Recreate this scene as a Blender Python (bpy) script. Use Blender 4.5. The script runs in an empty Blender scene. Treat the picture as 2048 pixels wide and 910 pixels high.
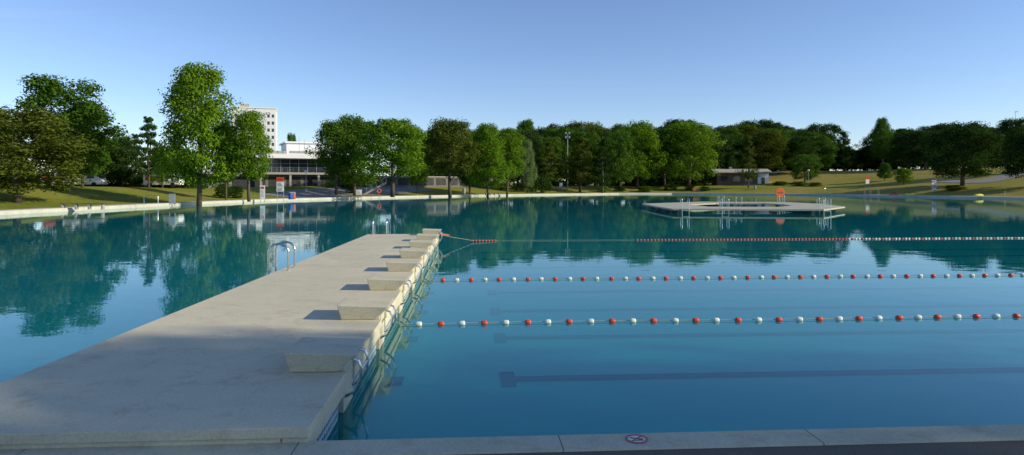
import bpy, math, random
import numpy as np
from mathutils import Vector, Matrix
random.seed(7)
sc = bpy.context.scene
COL = sc.collection
F = 1300.0
YAW = math.radians(3.5)
CZ = 2.27
CA, SA = math.cos(YAW), math.sin(YAW)

def site(u, d):
    xc = (u-1024)/F*d
    return (xc*CA + d*SA, -xc*SA + d*CA)
def lvl(v, d):
    return CZ + (370-v)/F*d
def ss(a, b, x):
    t = min(1, max(0, (x-a)/(b-a)))
    return t*t*(3-2*t)

# ---------------------------------------------------------------- materials
def new_mat(name):
    m = bpy.data.materials.new(name); m.use_nodes = True
    nt = m.node_tree
    for n in list(nt.nodes): nt.nodes.remove(n)
    out = nt.nodes.new('ShaderNodeOutputMaterial')
    return m, nt, out
def N(nt, t, **kw):
    n = nt.nodes.new(t)
    for k, v in kw.items(): setattr(n, k, v)
    return n
def ramp(nt, fac, stops):
    r = N(nt, 'ShaderNodeValToRGB')
    el = r.color_ramp.elements
    while len(el) < len(stops): el.new(0.5)
    for e, (p, c) in zip(el, stops):
        e.position = p; e.color = (*c, 1)
    nt.links.new(fac, r.inputs[0])
    return r.outputs[0]
def noise(nt, scale, detail=4, rough=0.55, coord='Object', stretch=None):
    tc = N(nt, 'ShaderNodeTexCoord')
    n = N(nt, 'ShaderNodeTexNoise')
    n.inputs['Scale'].default_value = scale
    n.inputs['Detail'].default_value = detail
    n.inputs['Roughness'].default_value = rough
    src = tc.outputs[coord]
    if stretch:
        mp = N(nt, 'ShaderNodeMapping'); mp.inputs['Scale'].default_value = stretch
        nt.links.new(src, mp.inputs[0]); src = mp.outputs[0]
    nt.links.new(src, n.inputs['Vector'])
    return n.outputs['Fac']
def simple(name, c, var=0.12, scale=3.0, rough=0.7, metal=0.0, bump=0.0, bscale=None, spec=0.3):
    m, nt, out = new_mat(name)
    b = N(nt, 'ShaderNodeBsdfPrincipled')
    f = noise(nt, scale, 5)
    lo = tuple(x*(1-var) for x in c); hi = tuple(min(1, x*(1+var)) for x in c)
    nt.links.new(ramp(nt, f, [(0.3, lo), (0.7, hi)]), b.inputs['Base Color'])
    b.inputs['Roughness'].default_value = rough
    b.inputs['Metallic'].default_value = metal
    b.inputs['Specular IOR Level'].default_value = spec
    if bump > 0:
        bf = noise(nt, bscale or scale*8, 4)
        bp = N(nt, 'ShaderNodeBump'); bp.inputs['Strength'].default_value = bump; bp.inputs['Distance'].default_value = 0.01
        nt.links.new(bf, bp.inputs['Height']); nt.links.new(bp.outputs[0], b.inputs['Normal'])
    nt.links.new(b.outputs[0], out.inputs[0])
    return m

def concrete(name, c, joints=None):
    m, nt, out = new_mat(name)
    b = N(nt, 'ShaderNodeBsdfPrincipled')
    f1 = noise(nt, 0.7, 6, 0.65); f2 = noise(nt, 45, 3, 0.6); f3 = noise(nt, 3.5, 7, 0.72)
    c1 = ramp(nt, f1, [(0.3, tuple(x*.88 for x in c)), (0.7, tuple(x*1.08 for x in c))])
    c2 = ramp(nt, f2, [(0.33, (.88, .88, .88)), (0.6, (1.04, 1.04, 1.04))])
    c3 = ramp(nt, f3, [(0.32, (.70, .67, .62)), (0.48, (1, 1, 1))])
    mx = N(nt, 'ShaderNodeMix', data_type='RGBA', blend_type='MULTIPLY'); mx.inputs[0].default_value = 1
    nt.links.new(c1, mx.inputs[6]); nt.links.new(c2, mx.inputs[7])
    mx2 = N(nt, 'ShaderNodeMix', data_type='RGBA', blend_type='MULTIPLY'); mx2.inputs[0].default_value = 0.6
    nt.links.new(mx.outputs[2], mx2.inputs[6]); nt.links.new(c3, mx2.inputs[7])
    last = mx2.outputs[2]
    if joints:
        tc = N(nt, 'ShaderNodeTexCoord'); sp = N(nt, 'ShaderNodeSeparateXYZ')
        nt.links.new(tc.outputs['Object'], sp.inputs[0])
        ad = N(nt, 'ShaderNodeMath', operation='ADD'); ad.inputs[1].default_value = joints[1]
        nt.links.new(sp.outputs[joints[2]], ad.inputs[0])
        mo = N(nt, 'ShaderNodeMath', operation='FLOORED_MODULO'); mo.inputs[1].default_value = joints[0]
        nt.links.new(ad.outputs[0], mo.inputs[0])
        lt = N(nt, 'ShaderNodeMath', operation='LESS_THAN'); lt.inputs[1].default_value = 0.010
        nt.links.new(mo.outputs[0], lt.inputs[0])
        mj = N(nt, 'ShaderNodeMix', data_type='RGBA'); nt.links.new(lt.outputs[0], mj.inputs[0])
        nt.links.new(last, mj.inputs[6]); mj.inputs[7].default_value = (.17, .16, .12, 1)
        last = mj.outputs[2]
    nt.links.new(last, b.inputs['Base Color'])
    b.inputs['Roughness'].default_value = 0.85; b.inputs['Specular IOR Level'].default_value = 0.25
    bp = N(nt, 'ShaderNodeBump'); bp.inputs['Strength'].default_value = 0.18; bp.inputs['Distance'].default_value = 0.006
    nt.links.new(f2, bp.inputs['Height']); nt.links.new(bp.outputs[0], b.inputs['Normal'])
    nt.links.new(b.outputs[0], out.inputs[0])
    return m

def leaf_mat(name, dark, mid, light):
    m, nt, out = new_mat(name)
    g = N(nt, 'ShaderNodeNewGeometry')
    f = noise(nt, 0.45, 3)
    oi = N(nt, 'ShaderNodeObjectInfo')
    a = N(nt, 'ShaderNodeMath', operation='MULTIPLY_ADD'); a.inputs[1].default_value = 0.45
    nt.links.new(g.outputs['Random Per Island'], a.inputs[0]); 
    a2 = N(nt, 'ShaderNodeMath', operation='MULTIPLY_ADD'); a2.inputs[1].default_value = 0.75; a2.inputs[2].default_value = -0.12
    nt.links.new(f, a2.inputs[0]); nt.links.new(a2.outputs[0], a.inputs[2])
    a3 = N(nt, 'ShaderNodeMath', operation='MULTIPLY_ADD'); a3.inputs[1].default_value = 0.25
    nt.links.new(oi.outputs['Random'], a3.inputs[0]); nt.links.new(a.outputs[0], a3.inputs[2])
    c = ramp(nt, a3.outputs[0], [(0.1, dark), (0.5, mid), (0.95, light)])
    d = N(nt, 'ShaderNodeBsdfDiffuse'); t = N(nt, 'ShaderNodeBsdfTranslucent'); mx = N(nt, 'ShaderNodeMixShader')
    mx.inputs[0].default_value = 0.35
    nt.links.new(c, d.inputs[0]); nt.links.new(c, t.inputs[0])
    nt.links.new(d.outputs[0], mx.inputs[1]); nt.links.new(t.outputs[0], mx.inputs[2])
    nt.links.new(mx.outputs[0], out.inputs[0])
    return m

M_deck = concrete('deck_concrete', (.64, .575, .41))
M_block = concrete('block_concrete', (.60, .55, .40))
M_coping = concrete('coping_concrete', (.56, .52, .37), joints=(2.0, 1.33-0.002, 0))
M_bankc = concrete('bank_concrete', (.54, .52, .43))
M_platc = concrete('platform_concrete', (.46, .44, .34))
M_wall = concrete('building_concrete', (.36, .34, .31))
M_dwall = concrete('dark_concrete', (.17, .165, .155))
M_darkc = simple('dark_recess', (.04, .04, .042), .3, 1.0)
M_white = simple('white_render', (.78, .78, .77), .05, .6, .6)
M_glass = simple('window_glass', (.03, .04, .05), .3, .4, .08, spec=.8)
M_steel = simple('stainless_steel', (.62, .63, .64), .08, 20, .22, 1.0)
M_tile = simple('pool_tile', (.16, .40, .42), .15, 6, .4)
M_lattice = simple('grate_plastic', (.42, .54, .58), .1, 10, .5)
M_red = simple('red_plastic', (.62, .075, .04), .12, 25, .45)
M_redf = simple('faded_red_plastic', (.46, .12, .08), .15, 25, .6)
M_wht = simple('white_plastic', (.68, .70, .60), .08, 25, .45)
M_rope = simple('rope_fibre', (.30, .38, .30), .2, 60, .8)
M_orange = simple('orange_paint', (.72, .14, .03), .1, 8, .5)
M_yellow = simple('yellow_plastic', (.70, .60, .06), .1, 8, .45)
M_blue = simple('blue_paint', (.04, .12, .42), .1, 8, .5)
M_teal = simple('teal_sign', (.02, .28, .24), .1, 2, .5)
M_black = simple('black_ink', (.03, .03, .03), .1, 20, .7)
M_wood = simple('weathered_wood', (.14, .085, .05), .3, 9, .75, bump=.3)
M_grey = simple('grey_paint', (.30, .31, .32), .1, 5, .55)
M_roof = simple('fibre_roof', (.42, .38, .32), .2, 2, .8)
M_brown = simple('brown_cladding', (.16, .10, .065), .25, 3, .8)
M_bark = simple('bark', (.10, .078, .055), .35, 6, .9, bump=.6, bscale=15)
M_tyre = simple('tyre_rubber', (.02, .02, .02), .1, 10, .8)
M_asph = simple('asphalt', (.145, .122, .092), .28, 90, .9, bump=.5, bscale=160)
M_path = simple('path_asphalt', (.24, .23, .21), .15, 1.2, .9)
M_stripe = simple('lane_tile', (.02, .07, .22), .1, 4, .5)

L_bright = leaf_mat('leaf_bright', (.056, .120, .006), (.125, .230, .014), (.20, .32, .030))
L_mid = leaf_mat('leaf_mid', (.026, .068, .008), (.066, .142, .015), (.12, .215, .026))
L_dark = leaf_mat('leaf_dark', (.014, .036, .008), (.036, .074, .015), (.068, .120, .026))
L_olive = leaf_mat('leaf_olive', (.034, .052, .007), (.080, .110, .014), (.13, .155, .026))
L_pale = leaf_mat('leaf_pale', (.08, .13, .035), (.15, .21, .07), (.22, .29, .11))

def grass_mat():
    m, nt, out = new_mat('lawn_grass')
    b = N(nt, 'ShaderNodeBsdfPrincipled')
    f1 = noise(nt, 0.07, 6, .65); f2 = noise(nt, 2.2, 5, .7)
    tc = N(nt, 'ShaderNodeTexCoord'); sp = N(nt, 'ShaderNodeSeparateXYZ'); nt.links.new(tc.outputs['Object'], sp.inputs[0])
    mr = N(nt, 'ShaderNodeMapRange'); mr.inputs[1].default_value = -40; mr.inputs[2].default_value = 90
    mr.inputs[3].default_value = 0.0; mr.inputs[4].default_value = 0.14
    nt.links.new(sp.outputs[0], mr.inputs[0])
    ad = N(nt, 'ShaderNodeMath', operation='ADD'); nt.links.new(f1, ad.inputs[0]); nt.links.new(mr.outputs[0], ad.inputs[1])
    c1 = ramp(nt, ad.outputs[0], [(0.32, (.09, .155, .018)), (0.5, (.22, .235, .028)), (0.72, (.31, .25, .06))])
    c2 = ramp(nt, f2, [(0.3, (.60, .60, .60)), (0.65, (1.15, 1.15, 1.15))])
    mx = N(nt, 'ShaderNodeMix', data_type='RGBA', blend_type='MULTIPLY'); mx.inputs[0].default_value = 1
    nt.links.new(c1, mx.inputs[6]); nt.links.new(c2, mx.inputs[7])
    nt.links.new(mx.outputs[2], b.inputs['Base Color']); b.inputs['Roughness'].default_value = .95
    b.inputs['Specular IOR Level'].default_value = .1
    bp = N(nt, 'ShaderNodeBump'); bp.inputs['Strength'].default_value = .7; bp.inputs['Distance'].default_value = .06
    nt.links.new(f2, bp.inputs['Height']); nt.links.new(bp.outputs[0], b.inputs['Normal'])
    nt.links.new(b.outputs[0], out.inputs[0]); return m
M_grass = grass_mat()

def water_mat():
    m, nt, out = new_mat('pool_water')
    fr = N(nt, 'ShaderNodeFresnel'); fr.inputs[0].default_value = 1.32
    tr = N(nt, 'ShaderNodeBsdfTransparent'); tr.inputs[0].default_value = (.22, .96, .95, 1)
    df = N(nt, 'ShaderNodeBsdfDiffuse')
    fc = noise(nt, .06, 3, .5)
    nt.links.new(ramp(nt, fc, [(.3, (.002, .25, .24)), (.7, (.003, .31, .29))]), df.inputs[0])
    gl = N(nt, 'ShaderNodeBsdfGlossy'); gl.inputs['Roughness'].default_value = .008
    gl.inputs[0].default_value = (.86, .98, 1, 1)
    n1 = noise(nt, 1.6, 3, .5, stretch=(.7, 1, 1)); n2 = noise(nt, .35, 2, .5)
    ad = N(nt, 'ShaderNodeMath', operation='MULTIPLY_ADD'); ad.inputs[1].default_value = 1.6
    nt.links.new(n2, ad.inputs[0]); nt.links.new(n1, ad.inputs[2])
    bp = N(nt, 'ShaderNodeBump'); bp.inputs['Strength'].default_value = 1; bp.inputs['Distance'].default_value = .0028
    nt.links.new(ad.outputs[0], bp.inputs['Height'])
    nt.links.new(bp.outputs[0], fr.inputs['Normal']); nt.links.new(bp.outputs[0], gl.inputs['Normal'])
    body = N(nt, 'ShaderNodeMixShader'); body.inputs[0].default_value = .36
    nt.links.new(tr.outputs[0], body.inputs[1]); nt.links.new(df.outputs[0], body.inputs[2])
    mr = N(nt, 'ShaderNodeMapRange'); mr.inputs[1].default_value = 0; mr.inputs[2].default_value = 1
    mr.inputs[3].default_value = 0; mr.inputs[4].default_value = .96
    nt.links.new(fr.outputs[0], mr.inputs[0])
    mx = N(nt, 'ShaderNodeMixShader'); nt.links.new(mr.outputs[0], mx.inputs[0])
    nt.links.new(body.outputs[0], mx.inputs[1]); nt.links.new(gl.outputs[0], mx.inputs[2])
    nt.links.new(mx.outputs[0], out.inputs[0]); return m
M_water = water_mat()
M_floor = simple('pool_floor_paint', (.50, .88, .86), .08, .12, .6)

# ---------------------------------------------------------------- mesh builder
class MB:
    def __init__(s): s.v = []; s.f = []; s.m = []
    def add(s, vs, fs, m=0):
        o = len(s.v); s.v += [tuple(v) for v in vs]
        s.f += [tuple(i+o for i in f) for f in fs]; s.m += [m]*len(fs)
    def box(s, x0, x1, y0, y1, z0, z1, m=0):
        s.add([(x0,y0,z0),(x1,y0,z0),(x1,y1,z0),(x0,y1,z0),(x0,y0,z1),(x1,y0,z1),(x1,y1,z1),(x0,y1,z1)],
              [(0,3,2,1),(4,5,6,7),(0,1,5,4),(1,2,6,5),(2,3,7,6),(3,0,4,7)], m)
        return s
    def hexa(s, p, m=0):
        s.add(p, [(0,3,2,1),(4,5,6,7),(0,1,5,4),(1,2,6,5),(2,3,7,6),(3,0,4,7)], m)
        return s
    def prism(s, pts, z0, z1, m=0):
        n = len(pts)
        s.add([(x,y,z0) for x,y in pts]+[(x,y,z1) for x,y in pts],
              [tuple(range(n-1,-1,-1)), tuple(range(n,2*n))]+[(i,(i+1)%n,n+(i+1)%n,n+i) for i in range(n)], m)
        return s
    def tube(s, pts, r, n=8, m=0, r1=None):
        pts = [Vector(p) for p in pts]; k = len(pts); rings = []
        prev = None
        for i, p in enumerate(pts):
            t = (pts[min(i+1,k-1)]-pts[max(i-1,0)]).normalized()
            if prev is None:
                a = Vector((0,0,1)) if abs(t.z) < .9 else Vector((1,0,0))
                u = t.cross(a).normalized()
            else:
                u = (prev - t*prev.dot(t)).normalized()
            prev = u; w = t.cross(u)
            rr = r if r1 is None else r+(r1-r)*i/(k-1)
            rings.append([p+(u*math.cos(2*math.pi*j/n)+w*math.sin(2*math.pi*j/n))*rr for j in range(n)])
        vs = [v for R in rings for v in R]
        fs = [(i*n+j, i*n+(j+1)%n, (i+1)*n+(j+1)%n, (i+1)*n+j) for i in range(k-1) for j in range(n)]
        fs += [tuple(range(n-1,-1,-1)), tuple((k-1)*n+j for j in range(n))]
        s.add(vs, fs, m)
        return s
    def lathe(s, prof, axis='z', n=14, m=0, c=(0,0,0)):
        vs = []
        for a, r in prof:
            for j in range(n):
                x, y = r*math.cos(2*math.pi*j/n), r*math.sin(2*math.pi*j/n)
                v = (x,y,a) if axis == 'z' else ((a,x,y) if axis == 'x' else (x,a,y))
                vs.append((v[0]+c[0], v[1]+c[1], v[2]+c[2]))
        k = len(prof)
        fs = [(i*n+j, i*n+(j+1)%n, (i+1)*n+(j+1)%n, (i+1)*n+j) for i in range(k-1) for j in range(n)]
        fs += [tuple(range(n-1,-1,-1)), tuple((k-1)*n+j for j in range(n))]
        s.add(vs, fs, m)
        return s
    def mesh(s, name, mats, smooth=False):
        me = bpy.data.meshes.new(name); me.from_pydata(s.v, [], s.f)
        for mt in mats: me.materials.append(mt)
        me.polygons.foreach_set('material_index', s.m)
        if smooth: me.polygons.foreach_set('use_smooth', [True]*len(s.f))
        me.update(); return me
def part(mb, name, mats, parent=None, bevel=0, smooth=False, loc=(0,0,0)):
    me = mb.mesh(name, mats, smooth) if isinstance(mb, MB) else mb
    o = bpy.data.objects.new(name, me); COL.objects.link(o); o.location = loc
    if parent: o.parent = parent
    if bevel:
        b = o.modifiers.new('bevel', 'BEVEL'); b.width = bevel; b.segments = 2; b.limit_method = 'ANGLE'
    if smooth and isinstance(mb, MB):
        es = o.modifiers.new('edges', 'EDGE_SPLIT'); es.split_angle = math.radians(40)
    return o
def bx(parent, name, mat, *a, bevel=0):
    return part(MB().box(*a), name, [mat], parent, bevel=bevel)
def thing(name, label, cat, loc, rz=0, group=None):
    e = bpy.data.objects.new(name, None); e.empty_display_size = .3; COL.objects.link(e)
    e.location = loc; e.rotation_euler = (0,0,rz); e['label'] = label; e['category'] = cat
    if group: e['group'] = group
    return e
def copy_thing(src, loc, rz=None, scale=None, label=None):
    e = src.copy(); COL.objects.link(e); e.location = loc
    if rz is not None: e.rotation_euler = (0,0,rz)
    if scale: e.scale = scale
    if label: e['label'] = label
    for ch in src.children:
        c = ch.copy(); COL.objects.link(c); c.parent = e
        for g in ch.children:
            c2 = g.copy(); COL.objects.link(c2); c2.parent = c
    return e

# ---------------------------------------------------------------- pool outline and terrain
POOL = [(-44,5.1),(-42,15),(-40,28),(-37.5,40),(-35.5,51.3),(-33.5,68),(-31,82),(-28,93),(-21,106),(-12,119),(-3,129),(9,139),(22,149),(36,158),(50,160),
        (62,154),(74,144),(82,124),(89,102),(94,70),(96,40),(96,5.1)]
PN = np.array(POOL); A = PN; B = np.roll(PN, -1, axis=0)
def dist_pool(x, y):
    p = np.array([x, y]); ab = B-A; ap = p-A
    t = np.clip((ap*ab).sum(1)/(ab*ab).sum(1), 0, 1)
    q = A+ab*t[:,None]
    return float(np.sqrt(((p-q)**2).sum(1)).min())
def ground_z(x, y):
    D = dist_pool(x, y); w = ss(12, 40, y)
    z = .26 + w*1.65*ss(2.2, 20, D)
    z += w*5.2*ss(45, 95, x)*ss(12, 75, D)
    z += w*.25*math.sin(x*.11+1)*math.cos(y*.08)*ss(6, 20, D)
    return z

def resample(poly, step):
    out = []
    for i in range(len(poly)):
        a, b = poly[i], poly[(i+1) % len(poly)]
        L = math.dist(a, b); n = max(1, int(L/step))
        for k in range(n): out.append((a[0]+(b[0]-a[0])*k/n, a[1]+(b[1]-a[1])*k/n))
    return out
Bd = resample(POOL, 2.5)
C0 = (25, 70)
ts = [.28,1,2,3,4.5,6,8,10,12,14,16,18,20,23,27,32,38,45,53,62,72,85,100,130,180,260,400,700,1300,3000]
vs = []
for t in ts:
    for (x, y) in Bd:
        L = math.hypot(x-C0[0], y-C0[1]); X = x+(x-C0[0])/L*t; Y = y+(y-C0[1])/L*t
        vs.append((X, Y, ground_z(X, Y)))
n = len(Bd)
fs = [(i*n+j, (i+1)*n+j, (i+1)*n+(j+1)%n, i*n+(j+1)%n) for i in range(len(ts)-1) for j in range(n)]
g = MB(); g.add(vs, fs)
o = part(g, 'ground', [M_grass], smooth=False); o.data.polygons.foreach_set('use_smooth', [True]*len(fs)); o['kind'] = 'structure'

g = MB(); g.add([(x,y,-.52) for x,y in POOL], [tuple(range(len(POOL)-1,-1,-1))])
o = part(g, 'pool_floor', [M_floor]); o['kind'] = 'structure'
if o.data.polygons[0].normal.z < 0: o.data.flip_normals()
g = MB(); g.add([(x,y,0) for x,y in POOL], [tuple(range(len(POOL)-1,-1,-1))])
o = part(g, 'water', [M_water]); o['kind'] = 'structure'
if o.data.polygons[0].normal.z < 0: o.data.flip_normals()

# bank coping
seq = [p for p in resample(POOL, 2.5)]
seq = [p for p in seq if not (p[1] < 5.2 and -43.9 < p[0] < 95.9)]
seq = sorted(seq, key=lambda p: (math.atan2(p[1]-C0[1], p[0]-C0[0]) + math.pi*0.5) % (2*math.pi))
prof = [(0,-.6),(0,.12),(.05,.125),(.05,.30),(.35,.305),(.37,.27),(.42,.27),(.44,.305),(2.0,.31),(2.02,.2)]
vs = []
for (x, y) in seq:
    L = math.hypot(x-C0[0], y-C0[1]); dx, dy = (x-C0[0])/L, (y-C0[1])/L
    for t, z in prof: vs.append((x+dx*t, y+dy*t, z))
k = len(prof)
fs = [(i*k+j, (i+1)*k+j, (i+1)*k+j+1, i*k+j+1) for i in range(len(seq)-1) for j in range(k-1)]
g = MB(); g.add(vs, fs)
o = part(g, 'pool_edge_path', [M_bankc]); o['kind'] = 'structure'
g = MB(); g.box(-46, 98, 4.80, 5.10, -.6, .30)
o = part(g, 'pool_kerb', [M_coping], bevel=.012); o['kind'] = 'structure'
g = MB(); g.box(-46, 98, 4.97, 5.112, -.6, .17)
o = part(g, 'pool_wall', [M_tile]); o['kind'] = 'structure'
g = MB(); g.add([(-60,-6,.285),(110,-6,.285),(110,4.8,.285),(-60,4.8,.285)], [(0,1,2,3)])
o = part(g, 'asphalt_path', [M_asph]); o['kind'] = 'structure'

for i, yc in enumerate([6.8+2.5*k for k in range(0, 9)]):
    g = MB()
    z = -.505
    g.add([(.62,yc-.12,z),(52,yc-.12,z),(52,yc+.12,z),(.62,yc+.12,z)], [(0,1,2,3)])
    g.add([(.40,yc-.36,z),(.615,yc-.36,z),(.615,yc+.36,z),(.40,yc+.36,z)], [(0,1,2,3)])
    g.add([(-1.18,yc-.2,z),(-.98,yc-.2,z),(-.98,yc+.2,z),(-1.18,yc+.2,z)], [(0,1,2,3)])
    o = part(g, 'lane_marking', [M_stripe]); o['kind'] = 'structure'

def ribbon(name, pts, w, mat, lift=.06, nsub=14):
    P = []
    for i in range(len(pts)-1):
        for k in range(nsub):
            t = k/nsub; P.append((pts[i][0]*(1-t)+pts[i+1][0]*t, pts[i][1]*(1-t)+pts[i+1][1]*t))
    P.append(pts[-1]); g = MB(); vs = []; m = 6
    for i, p in enumerate(P):
        a = P[max(i-1,0)]; b = P[min(i+1,len(P)-1)]
        L = math.dist(a,b); nx, ny = -(b[1]-a[1])/L, (b[0]-a[0])/L
        for j in range(m+1):
            s = (j/m-.5)*w; X, Y = p[0]+nx*s, p[1]+ny*s
            vs.append((X, Y, ground_z(X,Y)+lift))
    fs = [(i*(m+1)+j, i*(m+1)+j+1, (i+1)*(m+1)+j+1, (i+1)*(m+1)+j) for i in range(len(P)-1) for j in range(m)]
    g.add(vs, fs); o = part(g, name, [mat]); o['kind'] = 'structure'
    if o.data.polygons[0].normal.z < 0: o.data.flip_normals()
ribbon('plaza_path', [site(575,100), site(640,112), site(720,122), site(830,140)], 9, M_path)
ribbon('hillside_path', [site(1490,176), site(1505,185), site(1540,200), site(1590,215)], 4, M_path, .1)
ribbon('hillside_path', [site(1880,150), site(1960,140), site(2060,150), site(2160,165)], 5, M_path, .1)
ribbon('road', [site(-200,118), site(0,112), site(200,112), site(380,118)], 7, M_path, .08)

# ---------------------------------------------------------------- pier
PX1 = -1.24
pier = thing('concrete_pier', 'long pale concrete pier with stepped side reaching into the pool', 'pier', (0,0,0))
def xl(y): return -4.45 + (y-5.0)/(24.6-5.0)*.52
YE = 24.75
ys = [6.8+2.5*i for i in range(8)]
out_ = [(xl(5.05),5.05),(PX1,5.05)]
for yc in ys: out_ += [(PX1,yc-.27),(PX1-.215,yc-.27),(PX1-.215,yc+.27),(PX1,yc+.27)]
out_ += [(PX1,YE),(xl(YE),YE)]
g = MB(); g.prism(out_, .335, .42)
part(g, 'deck', [M_deck], pier, bevel=.010)
g = MB(); g.prism([(xl(5.05)+.03,5.068),(PX1-.224,5.068),(PX1-.224,YE-.04),(xl(YE)+.03,YE-.04)], .20, .333)
part(g, 'slab', [M_deck], pier, bevel=.01)
segs = [(5.068, ys[0]-.272)] + [(ys[i]+.272, ys[i+1]-.272) for i in range(7)] + [(ys[7]+.272, YE-.02)]
for a, b in segs:
    g = MB(); g.box(PX1-.217, PX1-.018, a, b, .20, .332); part(g, 'edge_beam', [M_block], pier, bevel=.01)
g = MB(); g.prism([(xl(5.05)+.25,5.11),(PX1-.30,5.11),(PX1-.30,YE-.2),(xl(YE)+.25,YE-.2)], -.6, .21)
part(g, 'wall', [M_tile], pier)
for yc in ys:
    for s in (-.40,.29): bx(pier, 'buttress', M_block, PX1-.29, PX1-.10, yc+s, yc+s+.11, -.55, .198, bevel=.01)
for a, b in segs[:-1]:
    g = MB(); x0 = PX1-.06; a2, b2 = max(a+.13, 5.14), b-.13
    kz = 6
    for j in range(kz+1):
        z = -.33+j*.083; g.box(x0-.02, x0, a2, b2, z-.012, z+.012)
    nn = int((b2-a2)/.085)
    for j in range(nn+1):
        y = a2+(b2-a2)*j/nn; g.box(x0-.017, x0-.003, y-.011, y+.011, -.34, .198)
    part(g, 'grate', [M_lattice], pier)

def build_block():
    e = thing('starting_block', 'pale concrete starting block flared outward over the pier edge', 'starting block', (0,0,.42), group='starting blocks along the pier')
    g = MB()
    bx0, bx1, tx0, tx1 = PX1-.55, PX1-.08, PX1-.60, PX1+.10
    g.hexa([(bx0,-.28,0.001),(bx1,-.28,.001),(bx1,.28,.001),(bx0,.28,.001),(tx0,-.34,.215),(tx1,-.34,.185),(tx1,.34,.185),(tx0,.34,.215)])
    part(g, 'platform', [M_block], e, bevel=.014)
    g = MB(); g.box(PX1-.21, PX1-.035, -.24, .24, -.42, .06)
    part(g, 'base', [M_block], e, bevel=.01)
    g = MB()
    for sgn in (-1, 1):
        q = [(PX1-.04, sgn*.20, -.27),(PX1+.06, sgn*.20, -.22),(PX1+.12, sgn*.20, -.10),(PX1+.13, sgn*.20, .02),(PX1+.10, sgn*.20, .09),(PX1+.02, sgn*.20, .12)]
        g.tube(q, .016, 8)
    g.tube([(PX1+.128,-.20,-.02),(PX1+.128,.20,-.02)], .015, 8)
    part(g, 'handle', [M_steel], e, smooth=True)
    return e
b0 = build_block(); b0.location = (0, ys[0], .42)
for y in ys[1:]:
    copy_thing(b0, (0, y, .42))

def hoop(g, y, reach=.42, h=.58, r=.02, drop=-.75):
    pts = [(0,y,0)]
    pts.append((0,y,h-.16))
    for k in range(0, 7):
        a = math.pi*k/6
        pts.append((-reach/2+reach/2*math.cos(a), y, h-.16+.16*math.sin(a)))
    pts.append((-reach,y,0)); pts.append((-reach,y,drop))
    g.tube(pts, r, 10)
def ladder(loc, rz, label, h=.58, group=None, w=.5, r=.02):
    e = thing('pool_ladder', label, 'pool ladder', loc, rz, group)
    for s in (-1, 1):
        g = MB(); hoop(g, s*w/2, h=h, r=r); part(g, 'rail', [M_steel], e, smooth=True)
        g = MB(); g.lathe([(0,.05),(.012,.05),(.015,.03)], 'z', 12, c=(0,s*w/2,0)); part(g, 'mounting_flange', [M_steel], e)
    for z in (-.15,-.4,-.65): bx(e, 'step', M_steel, -.46,-.38,-w/2,w/2,z-.015,z+.015)
    return e
ladder((xl(14.6)+.22, 14.6, .42), 0, 'bent stainless steel pool ladder on the pier edge', group=None, r=.024)
ladder((-3.45, YE-.18, .42), -math.pi/2, 'bent stainless steel pool ladder at the pier head', r=.024)

# ---------------------------------------------------------------- lane ropes
fl = MB(); fl.lathe([(-.05,.02),(-.045,.036),(-.02,.043),(.02,.043),(.045,.036),(.05,.02)], 'x', 14)
FM_R = fl.mesh('float_red', [M_red], True); FM_W = fl.mesh('float_white', [M_wht], True)
fl = MB(); fl.lathe([(-.045,.02),(-.04,.038),(.04,.038),(.045,.02)], 'x', 10)
FD_R = fl.mesh('float_red', [M_redf], True); FD_W = fl.mesh('float_white', [M_wht], True)
def add_float(parent, me, x, y, z):
    o = bpy.data.objects.new('float', me); COL.objects.link(o); o.parent = parent; o.location = (x,y,z)
    o.rotation_euler = (random.uniform(0,3), random.uniform(-.08,.08), random.uniform(-.1,.1))
def lane_rope(y, x0, step, n, start_white, drift=0.0):
    e = thing('lane_rope', 'lane rope with alternating red and white floats on the water', 'lane rope', (0,y,0), group='lane ropes with spaced floats')
    g = MB(); pts = [(PX1-.02,0,.05)]
    for k in range(61):
        x = PX1+.12+k*.4; pts.append((x, .03*math.sin(x*.9)+.01*math.sin(x*3.1), .022))
    g.tube(pts, .006, 6); part(g, 'cord', [M_rope], e)
    for i in range(n):
        x = x0+i*step+random.uniform(-.012,.012)
        add_float(e, FM_W if (i % 2 == 0) == start_white else FM_R, x, .03*math.sin(x*.9), .016)
lane_rope(10.62, -.86, .352, 34, True)
lane_rope(15.5, -.70, .337, 50, False)
e = thing('lane_rope', 'taut rope with tightly threaded red floats, bare in its middle', 'lane rope', (0,26.3,0))
g = MB(); g.tube([(PX1+.02,-1.9,.42),(PX1+.4,-1.5,.30),(PX1+1.2,-.5,.08),(PX1+1.9,0,.03),(8,.03,.012),(30,0,.012),(60,0,.012)], .007, 6)
part(g, 'cord', [M_rope], e)
g = MB(); g.tube([(PX1+.02,-1.9,.45),(PX1+.35,-1.55,.36)], .030, 8); part(g, 'float', [M_redf], e)
for k in range(8): add_float(e, FD_R, PX1+1.25+k*.13, -.45+k*.055, .055-.004*k)
xx = 6.75; cnt = 0
while cnt < 90:
    add_float(e, FD_R if (cnt < 62 or cnt % 3 == 0) else FD_W, xx, 0, .012); xx += .145; cnt += 1
g = MB(); k = 0
while xx < 40:
    g.lathe([(-.045,.02),(-.04,.038),(.04,.038),(.045,.02)], 'x', 8, m=(1 if k % 3 else 0), c=(xx,0,.012)); xx += .155; k += 1
o = part(g, 'float', [M_redf, M_wht], e); o['kind'] = 'stuff'

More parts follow.
